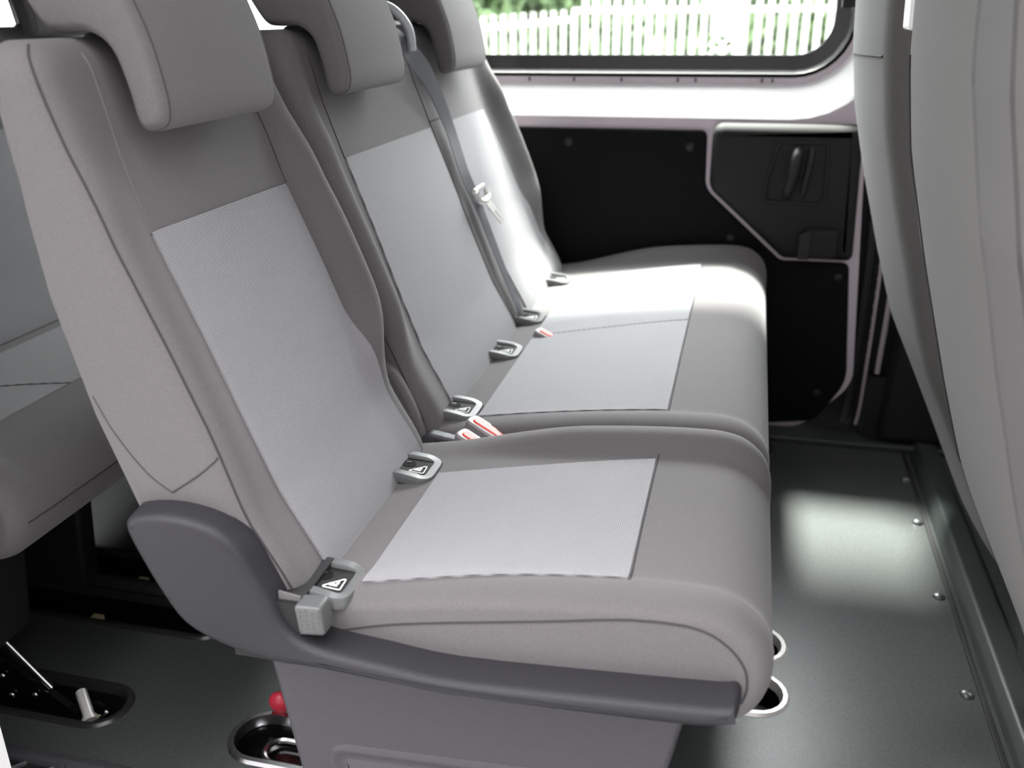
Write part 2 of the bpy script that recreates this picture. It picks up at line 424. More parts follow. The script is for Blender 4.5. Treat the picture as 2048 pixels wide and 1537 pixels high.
def window(name, W):
    wn = thing(name, 'side window of the far wall', 'window', ((W[0] + W[2]) / 2, 2.54, W[1])); wn['kind'] = 'structure'
    mb = MB(); ring(mb, W, 0.058, 2.540, 0.044, 2.528); ring(mb, W, 0.044, 2.528, 0.036, 2.540); mb.build('window_seal', RUB, wn)
    mb = MB(); ring(mb, W, 0.036, 2.541, 0.0, 2.548); ring(mb, W, 0.0, 2.548, 0.0, 2.556); mb.build('dark_border', FRIT, wn)
    mb = MB(); q = rrect(*W, 0.03); mb.loft([[(p.x, 2.552, p.y) for p in q], [(p.x, 2.556, p.y) for p in q]]); mb.build('pane', GLASS, wn)
    return wn
w1 = window('window_1', W1); window('window_2', W2)
mb = MB(); mb.tube(catmull([(0.205, 2.515, 1.22), (0.206, 2.505, 1.18), (0.203, 2.515, 1.125)], 5, False), 0.007, 8); mb.box((0.190, 2.51, 1.105), (0.222, 2.53, 1.135)); mb.build('window_catch', PLB, w1)

# rest of the far wall
wf = MB()
holed_sheet(wf, [(-2.6, 0.0), (-0.985, 0.0), (-0.985, 1.88), (-2.6, 1.88)], [rrect(*W2, 0.06)], lambda x, z: (x, 2.50, z))
wf.loft([[(p.x, 2.50, p.y) for p in rrect(*W2, 0.06)], [(p.x, 2.545, p.y) for p in rrect(*W2, 0.056)]], False, False)
wf.box((-2.6, 2.56, -0.06), (-0.95, 2.57, 0.98)); wf.box((-0.95, 2.56, -0.06), (0.30, 2.57, 0.90))
wf.box((-2.6, 2.56, 1.28), (-0.95, 2.57, 1.88)); wf.box((-0.95, 2.56, 1.75), (0.30, 2.57, 1.88)); wf.box((-1.15, 2.56, 0.9), (-0.87, 2.57, 1.8))
tag(wf.build('wall_far', PLBM), kind='structure')
pl = MB()
pl.box((0.330, 2.52, 0.0), (1.30, 2.57, 0.98)); pl.box((0.330, 2.52, 0.98), (0.46, 2.57, 1.84)); pl.box((0.46, 2.52, 1.52), (1.30, 2.57, 1.84))
pl.box((0.10, 2.545, -0.06), (0.36, 2.57, 0.90)); pl.box((0.262, 2.56, 0.9), (0.40, 2.57, 1.84))
tag(pl.build('wall_far_front', PLBM), kind='structure')
# pillar: seal, spot-welded flange and trims
pc = [(0.352, 2.505, 0.03), (0.358, 2.505, 0.12), (0.360, 2.505, 0.45), (0.352, 2.505, 0.75), (0.340, 2.505, 1.70)]
mb = MB(); mb.tube([(a - 0.028, b + 0.008, c) for a, b, c in catmull(pc, 5, False)], 0.012, 8); tag(mb.build('trim_5', RUB), kind='structure')
mb = MB(); mb.tube(catmull(pc, 5, False), 0.0045, 8)
for k in range(22): mb.ellip((0.3585, 2.500, 0.20 + k * 0.035), (0.006, 0.003, 0.004), 4, 8)
tag(mb.build('trim_6', LIL), kind='structure')
mb = MB(); mb.tube(catmull([(0.386, 2.49, 0.19), (0.390, 2.49, 0.45), (0.380, 2.49, 0.9), (0.37, 2.49, 1.7)], 5, False), 0.007, 8); tag(mb.build('trim_7', LIL), kind='structure')
mb = MB(); slab(mb, rpoly([(0.400, 0.02), (0.425, 0.55), (0.40, 1.70), (0.48, 1.70), (0.50, 0.95), (1.25, 0.93), (1.25, 0.02)], 0.02), 2.42, 2.52, 0.02); tag(mb.build('trim_8', PLBM), kind='structure')
mb = MB(); mb.box((0.365, 2.47, 0.016), (0.41, 2.52, 0.185)); tag(mb.build('trim_9', PLB), kind='structure')

# roof, ends and the near side with its open door
mb = MB(); mb.box((-2.6, 0.56, 1.84), (1.3, 2.57, 1.88)); tag(mb.build('ceiling', ROOF), kind='structure')
mb = MB(); mb.box((-2.64, 0.70, -0.09), (-2.6, 2.57, 1.84))
tag(mb.build('wall_back', PLBM), kind='structure')
mb = MB(); mb.box((1.3, 0.56, -0.09), (1.34, 2.57, 1.10)); mb.box((1.3, 0.56, 1.62), (1.34, 2.57, 1.84)); mb.box((1.3, 0.56, 0.95), (1.34, 0.74, 1.84)); mb.box((1.3, 2.42, 0.95), (1.34, 2.57, 1.84))
tag(mb.build('wall_front', PLBM), kind='structure')
mb = MB(); mb.box((-2.6, 0.70, -0.25), (-0.903, 0.78, 0.95)); mb.box((-2.6, 0.70, 1.5), (-0.94, 0.78, 1.84)); mb.box((-2.6, 0.70, 0.95), (-0.94, 0.78, 1.5))
mb.box((0.44, 0.56, -0.25), (0.62, 0.64, 1.84)); mb.box((0.62, 0.56, -0.25), (1.34, 0.64, 0.95)); mb.box((0.62, 0.56, 1.5), (1.34, 0.64, 1.84))
tag(mb.build('wall_near', WHT), kind='structure')

# ------------------------------------------------------------------ seats
BACK_F = [(0.38, -0.430), (0.48, -0.470), (0.56, -0.515), (0.66, -0.556), (0.76, -0.594), (0.873, -0.640), (0.97, -0.672), (1.04, -0.688), (1.10, -0.698)]
BACK_B = [(0.38, -0.63), (0.48, -0.662), (0.57, -0.690), (0.67, -0.722), (0.81, -0.752), (0.90, -0.760), (1.03, -0.765), (1.10, -0.768)]
ZT = 1.078
def make_back(dx, y0, y1, hl, hr, ridges=(), lo=(0.0, 0.0), wing=(0.0, 0.0)):
    """returns fn(y, z) of the front surface and the mesh loops; lo narrows the waist, wing widens the shoulder bolsters"""
    bw = 0.085; R = 0.036
    def wid(z):
        k = 1 - sstep(0.58, 0.70, z); wg = sstep(0.62, 0.72, z) * (1 - sstep(0.80, 0.98, z))
        return y0 + lo[0] * k - wing[0] * wg, y1 - lo[1] * k + wing[1] * wg
    def g(y, z):
        a, b = wid(z); e = 0.0
        fade = (0.25 + 0.75 * sstep(0.55, 0.68, z)) * sstep(0.40, 0.50, z) * (1 - 0.7 * sstep(0.90, 1.05, z))
        for d, h in ((y - a, hl), (b - y, hr)):
            t = d / bw
            if t < 1: e += h * fade * (1.0 if t < 0.3 else 0.5 + 0.5 * math.cos(math.pi * (t - 0.3) / 0.7))
        for (yc, hw, h) in ridges:
            q = abs(y - yc) / hw
            if q < 1: e += h * (math.cos(math.pi * q) * 0.5 + 0.5)
        return e
    def drop(z):
        t = max(0.0, (z - (ZT - R)) / R); return min(R * (1 - math.sqrt(max(0.0, 1 - min(t, 1) ** 2))), R * 0.96)
    def front(y, z): return dx + interp(BACK_F, z) - 0.75 * drop(z)
    def surf(y, z): return front(y, z) + g(y, z)
    loops = []
    zs = [0.40 + 0.015 * i for i in range(50)]
    zs = [z for z in zs if z < ZT - R - 0.005] + [ZT - R + R * math.sin(math.pi / 2 * i / 7) for i in range(8)]
    n = max(30, int((y1 - y0) / 0.011))
    for z in zs:
        a, b = wid(z); d = drop(z)
        a2, b2 = a + d * 0.8, b - d * 0.8
        xb = dx + interp(BACK_B, z) + d * 0.75
        th = front(0, z) - xb; rc = min(0.028, th * 0.42); rb = min(0.05, th * 0.5)
        l = []
        for i in range(n + 1):
            k = (0.5 - 0.5 * math.cos(math.pi * i / n)) * 0.75 + (i / n) * 0.25
            y = a2 + (b2 - a2) * k; e = min(y - a2, b2 - y)
            cr = rc - math.sqrt(max(0.0, rc * rc - max(0.0, rc - e) ** 2)) if e < rc else 0.0
            l.append((front(y, z) + g(a + (b - a) * k, z) - cr, y, z))
        m = 8
        for i in range(m + 1):
            aa = math.pi / 2 * i / m; l.append((xb + rb * (1 - math.sin(aa)), b2 - rb * (1 - math.cos(aa)), z))
        for i in range(m + 1):
            aa = math.pi / 2 * i / m; l.append((xb + rb * (1 - math.cos(aa)), a2 + rb * (1 - math.sin(aa)), z))
        loops.append(l)
    def corner(z, e):
        a, b = wid(z); d = drop(z); a2 = a + d * 0.8
        th = front(0, z) - dx - interp(BACK_B, z) - d * 0.75; rc = min(0.028, th * 0.42)
        return (front(0, z) + g(a + e, z) - (rc - math.sqrt(max(0.0, rc * rc - max(0.0, rc - e) ** 2))) + 0.0003, a2 + e, z)
    surf.corner = corner
    return surf, loops

def patch(surf_pt, u0, u1, v0, v1, nu, nv, name, m, parent, off=0.0024, bounds=None):
    """thin fabric panel laid on a surface; surf_pt(u, v) -> (point, normal); bounds(v)->(u0,u1)"""
    mb = MB(); top = []; uv = []
    def st(i, n): return 0.0 if i == 0 else 1.0 if i == n else (i - 1) / (n - 2)
    for j in range(nv + 1):
        v = v0 + (v1 - v0) * st(j, nv)
        a, b = bounds(v) if bounds else (u0, u1)
        for i in range(nu + 1):
            u = a + (b - a) * st(i, nu)
            p, n = surf_pt(u, v)
            e = min(i, nu - i, j, nv - j)
            top.append(p + n * (off if e > 0 else -0.006)); uv.append((u, v))
    f = [(j * (nu + 1) + i, j * (nu + 1) + i + 1, (j + 1) * (nu + 1) + i + 1, (j + 1) * (nu + 1) + i) for j in range(nv) for i in range(nu)]
    mb.add(top, f)
    return mb.build(name, m, parent, 60, uv)

def back_patch(surf, name, m, parent, yb, yt, z0, z1, dip=0.0):
    """yb/yt: (left, right) at bottom / top; dip lets the top edge sag"""
    def sp(y, z):
        p = Vector((surf(y, z), y, z)); q = Vector((surf(y, z + 0.01), y, z + 0.01)) - p
        n = Vector((q.z, 0, -q.x)).normalized(); return p, n
    def bounds(z):
        t = (z - z0) / (z1 - z0); return yb[0] + (yt[0] - yb[0]) * t, yb[1] + (yt[1] - yb[1]) * t
    return patch(sp, 0, 0, z0, z1, 22, 40, name, m, parent, bounds=bounds)

def seam_back(surf, pts, parent, r=0.0012, m=None, name='seam'):
    pts = catmull([Vector((a, b)) for a, b in pts], 8, False)
    mb = MB(); mb.tube([(surf(p.x, p.y) + 0.0003, p.x, p.y) for p in pts], r, 6)
    return mb.build(name, m or SEAM, parent)

CUSH = [(-0.50, 0.448), (-0.46, 0.458), (-0.41, 0.465), (-0.34, 0.474), (-0.25, 0.485), (-0.17, 0.494), (-0.10, 0.500), (-0.04, 0.503), (0.00, 0.502), (0.030, 0.494),
        (0.056, 0.474), (0.070, 0.448), (0.073, 0.425), (0.067, 0.402), (0.054, 0.381), (0.036, 0.367), (0.0, 0.360), (-0.15, 0.356), (-0.30, 0.354), (-0.45, 0.355), (-0.515, 0.37), (-0.525, 0.41)]
_CS = catmull([Vector(p) for p in CUSH], 4)
def zt_c(x):
    best = -1; 
    for i in range(len(_CS)):
        a, b = _CS[i], _CS[(i + 1) % len(_CS)]
        if min(a.x, b.x) <= x <= max(a.x, b.x) and abs(a.x - b.x) > 1e-9:
            z = a.y + (b.y - a.y) * (x - a.x) / (b.x - a.x)
            best = max(best, z)
    return best
def cush_ridge(x, y, y0, y1, hn, hf):
    """raised side bolsters of a seat cushion, lower towards the rear"""
    k = 0.15 + 0.85 * sstep(-0.46, -0.20, x); e = 0.0
    for d, h in ((y - y0, hn), (y1 - y, hf)):
        t = (d - 0.036) / 0.042
        if t < 1: e += h * k * (1.0 if t < 0 else 0.5 + 0.5 * math.cos(math.pi * t))
    return e
def make_cushion(dx, y0, y1, parent, hn=0.012, hf=0.03, r=0.020, ry=0.034):
    mb = MB(); slab(mb, [Vector((p.x + dx, p.y)) for p in _CS], y0, y1, r, ry0=ry, ry1=ry, steps=8, mids=int((y1 - y0) / 0.012))
    mb.v = [(x, y, z + cush_ridge(x - dx, y, y0, y1, hn, hf) * sstep(0.39, 0.46, z)) for x, y, z in mb.v]
    # gently bowed outer sides
    mb.build('cushion', FAB, parent)
    return bvh(mb), (lambda x, y: cush_ridge(x, y, y0, y1, hn, hf))
def cushion_patch(dx, parent, m, f, b, rid, x0=-0.405, x1=-0.092, name='cushion_insert'):
    """f, b = (near y, far y) at the front and at the rear"""
    def sp(y, x):
        p = Vector((x + dx, y, zt_c(x) + rid(x, y)))
        n = Vector((-(zt_c(x + 0.01) - zt_c(x)), 0, 0.01)).normalized(); return p, n
    def bounds(x):
        t = (x - x0) / (x1 - x0); return b[0] + (f[0] - b[0]) * t, b[1] + (f[1] - b[1]) * t
    return patch(sp, 0, 0, x0, x1, 40, 48, name, m, parent, bounds=bounds)

HEAD = [(-0.634, 0.981), (-0.615, 0.988), (-0.609, 1.005), (-0.611, 1.030), (-0.620, 1.075), (-0.634, 1.115), (-0.655, 1.165), (-0.682, 1.205), (-0.720, 1.228), (-0.765, 1.225),
        (-0.790, 1.195), (-0.782, 1.150), (-0.760, 1.110), (-0.742, 1.087), (-0.722, 1.083), (-0.692, 1.083), (-0.668, 1.066), (-0.656, 1.030), (-0.650, 0.998), (-0.644, 0.985)]
def make_headrest(dx, y0, y1, parent, dz=0.0, dxh=0.0):
    P = catmull([Vector((a + dx + dxh, b + dz)) for a, b in HEAD], 4)
    mb = MB(); slab(mb, P, y0, y1, 0.012, ry0=0.022, ry1=0.022, steps=6); h = mb.build('headrest', FAB, parent)
    q = inset2(P, 0.0005)
    for ye in (y0 + 0.013, y1 - 0.013):
        qq = inset2(P, 0.0022)
        mb = MB(); mb.tube([(p.x, ye, p.y) for p in qq], 0.0016, 6, True); mb.build('seam', SEAM, h)
    for yp in (y0 + (y1 - y0) * 0.28, y0 + (y1 - y0) * 0.72):
        mb = MB(); mb.tube([(dx - 0.725, yp, 1.03), (dx - 0.735 + dxh, yp, 1.12 + dz)], 0.007, 10); mb.build('post', CHR, h)
        mb = MB(); mb.ellip((dx - 0.727, yp, 1.077), (0.02, 0.016, 0.008), 6, 12); mb.build('guide', PLS, h)
    return h

def make_bezel(c, parent, w_=0.066, L=0.080, detail=True, name='anchor_bezel'):
    """U-shaped child-seat anchor frame lying on the cushion's rear edge, open towards the backrest"""
    cx, cy, cz = c
    tl = math.radians(5)
    def P(u, v, h):   # u along the seat's width, v towards the front, h off the surface
        return (cx + v * math.cos(tl) + h * math.sin(tl), cy + u, cz - v * math.sin(tl) + h * math.cos(tl) )
    hw = w_ / 2
    path = [(-hw * 1.10, -L * 0.55, -0.010), (-hw * 0.98, -L * 0.2, 0.003), (-hw, L * 0.18, 0.003), (-hw * 0.97, L * 0.34, 0.001), (-hw * 0.72, L * 0.455, 0.0), (0, L * 0.47, 0.0), (hw * 0.72, L * 0.455, 0.0),
            (hw * 0.97, L * 0.34, 0.001), (hw, L * 0.18, 0.003), (hw * 0.98, -L * 0.2, 0.003), (hw * 1.10, -L * 0.55, -0.004)]
    pts = catmull([Vector(p) for p in path], 4, False)
    # flat-sectioned frame: outer edge, crest, inner edge
    mb = MB(); loops = []
    n = len(pts)
    for i in range(n):
        t = pts[min(i + 1, n - 1)] - pts[max(i - 1, 0)]; nrm = Vector((t.y, -t.x, 0)).normalized()
        p = pts[i]
        sec = [(0.0095, -0.010), (0.0090, -0.001), (0.0065, 0.0022), (-0.0045, 0.0022), (-0.0068, -0.001), (-0.0072, -0.012)]
        loops.append([P(p.x + nrm.x * a, p.y + nrm.y * a, p.z + h) for a, h in sec])
    mb.loft(loops); bz = mb.build(name, PLS, parent, 50)
    mb = MB(); g = rpoly([(-hw * 0.9, -L * 0.5), (-hw * 0.85, L * 0.40), (hw * 0.85, L * 0.40), (hw * 0.9, -L * 0.5)], 0.008)
    mb.loft([[P(p.x, p.y, 0.0005) for p in g], [P(p.x, p.y, -0.008) for p in g]]); mb.build('recess_plate', PLBM, bz)
    mb = MB(); mb.loft([[P(0.006 + 0.010 * math.cos(a), -L * 0.05 + 0.011 * math.sin(a), 0.0012) for a in [2 * math.pi * k / 16 for k in range(16)]],
                        [P(0.006 + 0.010 * math.cos(a), -L * 0.05 + 0.011 * math.sin(a), -0.004) for a in [2 * math.pi * k / 16 for k in range(16)]]]); mb.build('anchor_hole', BPAN, bz)
    mb = MB(); mb.box(P(0.008, -L * 0.12, 0.001), P(0.0105, -L * 0.02, 0.0025)); mb.build('anchor_bar', CHR, bz)
    # white child-seat pictogram: a triangle with a curled figure
    mb = MB(); tri = [(-0.020, 0.020), (0.012, 0.022), (-0.004, -0.003)]
    tri = [(-0.018, 0.002), (-0.018, 0.026), (0.006, 0.025)]
    mb.tube([P(a, b, 0.0018) for a, b in rpoly(tri, 0.002, 3)], 0.0009, 5, True)
    mb.tube([P(-0.011, 0.010, 0.002), P(-0.011, 0.019, 0.002), P(-0.004, 0.019, 0.002)], 0.0020, 6)
    mb.build('pictogram', LABW, bz)
    return bz

# ---- near single seat
X0, Y0, Y1 = 0.0, 0.834, 1.288
seat = thing('single_seat', 'nearest charcoal van seat with dotted grey panels and grey plastic side shield', 'van seat', (-0.3, 1.05, 0.0))
ct, rid = make_cushion(0, Y0, Y1, seat, 0.012, 0.028)
cushion_patch(0, seat, WEAVE, (0.889, 1.209), (0.866, 1.160), rid)['label'] = 'dotted grey woven seat panel'
bs, bl = make_back(0, 0.822, 1.288, 0.014, 0.036, lo=(0.0, 0.022), wing=(0.0, 0.022))
mb = MB(); mb.loft(bl); mb.build('backrest', FAB, seat); kt = bvh(mb)
back_patch(bs, 'backrest_insert', WEAVE, seat, (0.894, 1.228), (0.894, 1.221), 0.44, 0.875)['label'] = 'dotted grey woven back panel'
make_headrest(0, 0.908, 1.172, seat)
mb = MB(); mb.tube([bs.corner(z, 0.0055) for z in [0.475 + 0.02 * k for k in range(29)] + [1.045, 1.055, 1.063, 1.070, 1.074]], 0.0013, 6); mb.build('seam', SEAM, seat)
snap_seam(kt, [(-0.69, 0.905, 1.07), (-0.688, 0.907, 1.041), (-0.675, 0.905, 0.981), (-0.665, 0.901, 0.949), (-0.64, 0.895, 0.874)], seat, 0.0009, SEAML)
snap_seam(kt, [(-0.64, 1.223, 0.876), (-0.66, 1.218, 0.95), (-0.68, 1.21, 1.02)], seat, 0.0010)
snap_seam(kt, [(-0.63, 0.894, 0.876), (-0.63, 1.05, 0.877), (-0.63, 1.222, 0.876)], seat, 0.0014)
snap_seam(kt, [(-0.545, 0.82, 0.640), (-0.575, 0.82, 0.615), (-0.612, 0.82, 0.589)], seat, 0.0011)
snap_seam(kt, [(-0.70, 0.82, 0.70), (-0.672, 0.82, 0.652), (-0.640, 0.82, 0.610), (-0.612, 0.82, 0.589)], seat, 0.0009)
snap_seam(ct, [(-0.450, 0.83, 0.412), (-0.35, 0.83, 0.442), (-0.183, 0.83, 0.474), (-0.089, 0.83, 0.492), (-0.036, 0.83, 0.496), (0.0, 0.83, 0.490), (0.026, 0.83, 0.473), (0.042, 0.83, 0.450), (0.046, 0.83, 0.425), (0.042, 0.83, 0.405)], seat)
snap_seam(ct, [(-0.092, 0.889, 0.52), (-0.02, 0.888, 0.53), (0.03, 0.884, 0.52), (0.058, 0.878, 0.49), (0.072, 0.870, 0.45)], seat, 0.0007, SEAML)
snap_seam(ct, [(-0.0905, 0.888, 0.52), (-0.0905, 1.05, 0.51), (-0.0905, 1.21, 0.52)], seat, 0.0010)
# shield
sh = [(-0.658, 0.555), (-0.645, 0.570), (-0.597, 0.576), (-0.548, 0.567), (-0.521, 0.547), (-0.504, 0.515), (-0.487, 0.480), (-0.470, 0.440), (-0.432, 0.421), (-0.356, 0.413), (-0.273, 0.407), (-0.105, 0.417), (0.015, 0.426), (0.034, 0.430),
      (0.036, 0.416), (0.021, 0.408), (-0.004, 0.402), (-0.105, 0.396), (-0.274, 0.390), (-0.430, 0.396), (-0.494, 0.396), (-0.557, 0.410), (-0.600, 0.432), (-0.624, 0.469), (-0.645, 0.515)]
shp = catmull([Vector(p) for p in sh], 3)
mb = MB(); loops = []
for (yy, ins) in ((0.786, 0.012), (0.7875, 0.006), (0.792, 0.001), (0.800, -0.001), (0.826, -0.004), (0.850, -0.004)):
    q = inset2(shp, ins); loops.append([(p.x, yy, p.y) for p in q])
mb.loft(loops); mb.build('side_shield', SHD, seat, 60)
mb = MB(); mb.box((-0.545, 0.80, 0.39), (-0.455, 0.90, 0.475)); mb.build('hinge_block', PLB, seat)
# base
bp_ = [(-0.494, 0.0), (-0.519, 0.155), (-0.544, 0.33), (-0.545, 0.40), (0.0, 0.41), (-0.020, 0.32), (-0.050, 0.16), (-0.090, 0.0)]
mb = MB(); slab(mb, rpoly(bp_, 0.012), 0.868, 1.20, 0.010); mb.build('seat_base', PLG, seat)
mb = MB(); fr = [Vector(p) for p in rpoly([(-0.462, 0.02), (-0.465, 0.20), (-0.11, 0.222), (-0.11, 0.02)], 0.025, 6)]
mb.loft([[(p.x, 0.869, p.y) for p in inset2(fr, -0.012)], [(p.x, 0.864, p.y) for p in inset2(fr, -0.006)], [(p.x, 0.864, p.y) for p in inset2(fr, 0.0)], [(p.x, 0.8685, p.y) for p in inset2(fr, 0.008)],
         [(p.x, 0.8685, p.y) for p in inset2(fr, 0.012)], [(p.x, 0.862, p.y) for p in inset2(fr, 0.022)]], False, True); mb.build('base_panel', PLG, seat)
make_bezel((-0.452, 0.866, 0.468), seat)
make_bezel((-0.452, 1.168, 0.470), seat)
# pull tab and strap by the hinge
mb = MB(); slab(mb, rpoly([(-0.458, 0.478), (-0.424, 0.480), (-0.421, 0.442), (-0.454, 0.438)], 0.006), 0.792, 0.820, 0.005); tb = mb.build('pull_tab', PLS, seat)
mb = MB()
for i in range(4):
    for j in range(5):
        mb.ellip((-0.450 + i * 0.0075, 0.792, 0.447 + j * 0.0062 + (0.003 if i % 2 else 0)), (0.0014, 0.0012, 0.0014), 4, 6)
mb.build('grip_dots', PLS, tb)
mb = MB(); mb.loft([[(-0.482, 0.806, 0.485), (-0.482, 0.809, 0.485), (-0.482, 0.809, 0.462), (-0.482, 0.806, 0.462)], [(-0.455, 0.806, 0.481), (-0.455, 0.809, 0.481), (-0.455, 0.809, 0.452), (-0.455, 0.806, 0.452)]]); mb.build('tab_strap', FAB, tb)
# red release knob by the floor
mb = MB(); mb.ellip((-0.690, 1.118, 0.022), (0.020, 0.014, 0.020), 8, 14); mb.tube([(-0.69, 1.118, 0.028), (-0.60, 1.118, 0.06), (-0.55, 1.118, 0.08)], 0.008, 8)
mb.build('release_knob', REDK, seat)

# ---- double bench
BY0, BY1 = 1.318, 2.448
bench = thing('double_bench_seat', 'charcoal two-place bench seat beyond the nearest seat, with two headrests', 'van seat', (-0.3, 1.86, 0.0))
ct, rid = make_cushion(0, BY0, BY1, bench, 0.010, 0.034)
cushion_patch(0, bench, WEAVE, (1.392, 1.872), (1.372, 1.800), rid)['label'] = 'dotted grey woven seat panel'
cushion_patch(0, bench, WEAVE, (1.876, 2.345), (1.804, 2.255), rid)['label'] = 'dotted grey woven seat panel, brightest'
b2, l2 = make_back(0, 1.326, 2.385, 0.03, 0.042, ridges=[(1.93, 0.05, 0.005)], lo=(0.0, -0.015), wing=(0.0, 0.028))
mb = MB(); mb.loft(l2); mb.build('backrest', FAB, bench); kt = bvh(mb)
back_patch(b2, 'backrest_insert', WEAVE, bench, (1.412, 1.862), (1.440, 1.874), 0.44, 0.880)
back_patch(b2, 'backrest_insert', WEAVE, bench, (1.985, 2.368), (1.990, 2.282), 0.44, 0.880)
make_headrest(0, 1.398, 1.668, bench)
make_headrest(0, 1.948, 2.212, bench)
for yy in (1.880, 1.975): snap_seam(kt, [(-0.46, yy, 0.46), (-0.565, yy, 0.7), (-0.64, yy + 0.004, 0.88), (-0.685, yy - 0.02, 1.04)], bench)
for a, b in ((1.440, 1.876), (1.986, 2.282)): snap_seam(kt, [(-0.63, a, 0.881), (-0.63, (a + b) / 2, 0.882), (-0.63, b, 0.881)], bench, 0.0014)
snap_seam(kt, [(-0.63, 1.880, 0.896), (-0.63, 1.977, 0.896)], bench)
snap_seam(kt, [(-0.64, 1.438, 0.88), (-0.66, 1.435, 0.95), (-0.68, 1.43, 1.04)], bench)
snap_seam(kt, [(-0.50 - 0.42 * (z - 0.5), 1.335, z) for z in [0.47 + 0.06 * k for k in range(10)]], bench)
snap_seam(ct, [(-0.30, 1.32, 0.455), (-0.20, 1.32, 0.468), (-0.10, 1.32, 0.480), (-0.03, 1.32, 0.484), (0.005, 1.32, 0.476), (0.030, 1.32, 0.453), (0.044, 1.32, 0.425)], bench)
snap_seam(ct, [(x, 1.874 - (0.072 * (-0.092 - x) / 0.313 if x < -0.092 else 0), zt_c(x) + 0.003) for x in [-0.405 + 0.03 * k for k in range(11)]], bench, 0.0016)
snap_seam(ct, [(-0.0905, 1.392, 0.52), (-0.0905, 1.85, 0.51), (-0.0905, 2.345, 0.52)], bench, 0.0010)
for y in (1.398, 1.700, 1.925, 2.245): make_bezel((-0.452, y, 0.470), bench)
mb = MB(); slab(mb, rpoly([(-0.52, 0.0), (-0.52, 0.37), (-0.02, 0.37), (-0.10, 0.0)], 0.02), 1.56, 2.30, 0.01); mb.build('seat_base', PLB, bench)
mb = MB(); mb.ellip((0.10, 2.33, 0.016), (0.035, 0.03, 0.018), 6, 14); mb.tube([(0.10, 2.33, 0.01), (-0.02, 2.30, 0.20)], 0.012, 8); mb.build('floor_foot', PLB, bench)
# recliner cover between the two backrests and belt guide loop
mb = MB(); slab(mb, catmull([Vector(p) for p in [(-0.485, 0.42), (-0.482, 0.47), (-0.512, 0.545), (-0.545, 0.578), (-0.59, 0.57), (-0.66, 0.50), (-0.60, 0.42)]], 4), 1.299, 1.324, 0.009); mb.build('recliner_cover', FAB, bench)
mb = MB(); slab(mb, rpoly([(-0.50, 0.38), (-0.505, 0.44), (-0.468, 0.462), (-0.405, 0.452), (-0.35, 0.430), (-0.35, 0.38)], 0.012), 1.299, 1.322, 0.005); mb.build('buckle_console', PLG, bench)
mb = MB(); slab(mb, rpoly([(-0.462, 0.40), (-0.458, 0.452), (-0.450, 0.452), (-0.415, 0.40)], 0.003), 1.297, 1.301, 0.0015); mb.build('console_groove', PLB, bench)
mb = MB(); mb.tube(catmull([(-0.735, 1.68, 1.02), (-0.720, 1.69, 1.10), (-0.690, 1.705, 1.118), (-0.655, 1.725, 1.108), (-0.632, 1.745, 1.075), (-0.630, 1.755, 1.035)], 5, False), 0.0085, 10); mb.build('belt_guide', BRKT, bench)

# seat belt hanging over the bench
bt = thing('seat_belt', 'dark grey seat belt with a pale steel tongue hanging between the two far backrests', 'seat belt', (-0.6, 1.78, 0.45))
path = [(-0.715, 1.700, 1.075), (-0.685, 1.712, 1.082), (-0.655, 1.722, 1.070), (-0.635, 1.750, 1.035), (-0.630, 1.85, 0.975), (-0.617, 1.925, 0.88), (-0.583, 1.915, 0.785), (-0.563, 1.930, 0.725), (-0.528, 1.925, 0.64), (-0.487, 1.915, 0.545), (-0.462, 1.905, 0.495), (-0.460, 1.90, 0.465)]
pp = catmull([Vector(p) for p in path], 5, False); hw = 0.018; loops = []
for i, p in enumerate(pp):
    t = (pp[min(i + 1, len(pp) - 1)] - pp[max(i - 1, 0)]).normalized(); s_ = Vector((0.25, 1, 0.0)); s_ = (s_ - t * s_.dot(t)).normalized(); n_ = s_.cross(t)
    tw = 1.0 - 0.45 * sstep(0.80, 0.5, p.z) if p.z < 0.8 else 1.0
    loops.append([p + s_ * hw * tw + n_ * 0.0008, p + s_ * hw * tw - n_ * 0.0008, p - s_ * hw * tw - n_ * 0.0008, p - s_ * hw * tw + n_ * 0.0008])
mb = MB(); mb.loft(loops); mb.build('strap', STRAP, bt)
tg = MB(); c0 = Vector((-0.548, 1.925, 0.735))
tg.tube(catmull([c0 + Vector(v) for v in [(-0.005, -0.030, 0.012), (0.0, -0.022, -0.006), (0.006, 0.0, -0.012), (0.006, 0.026, -0.006), (0.002, 0.034, 0.010)]], 5, False), 0.0075, 8)
tg.tube([c0 + Vector((-0.008, -0.028, 0.014)), c0 + Vector((-0.006, 0.034, 0.016))], 0.004, 8)
tgo = tg.build('tongue_grip', RIM, bt)
mb = MB(); q = [Vector(p) for p in rpoly([(-0.011, 0.0), (0.011, 0.0), (0.009, -0.062), (-0.009, -0.062)], 0.006)]
ax = Vector((0.45, 0.40, -0.80)).normalized(); bx = Vector((0.1, 0.9, 0.45)); bx = (bx - ax * bx.dot(ax)).normalized(); nx = ax.cross(bx)
o0 = c0 + Vector((0.010, 0.006, -0.012)); hl_ = [Vector(p) for p in rpoly([(-0.004, -0.030), (0.004, -0.030), (0.003, -0.054), (-0.003, -0.054)], 0.002)]
for hh in (0.0012, -0.0012):
    holed_sheet(mb, q, [hl_], lambda a, b: o0 + bx * a - ax * b + nx * hh)
mb.loft([[o0 + bx * p.x - ax * p.y + nx * 0.0012 for p in q], [o0 + bx * p.x - ax * p.y - nx * 0.0012 for p in q]], False, False)
mb.loft([[o0 + bx * p.x - ax * p.y + nx * 0.0012 for p in hl_], [o0 + bx * p.x - ax * p.y - nx * 0.0012 for p in hl_]], False, False)
mb.build('tongue_plate', RIM, tgo)

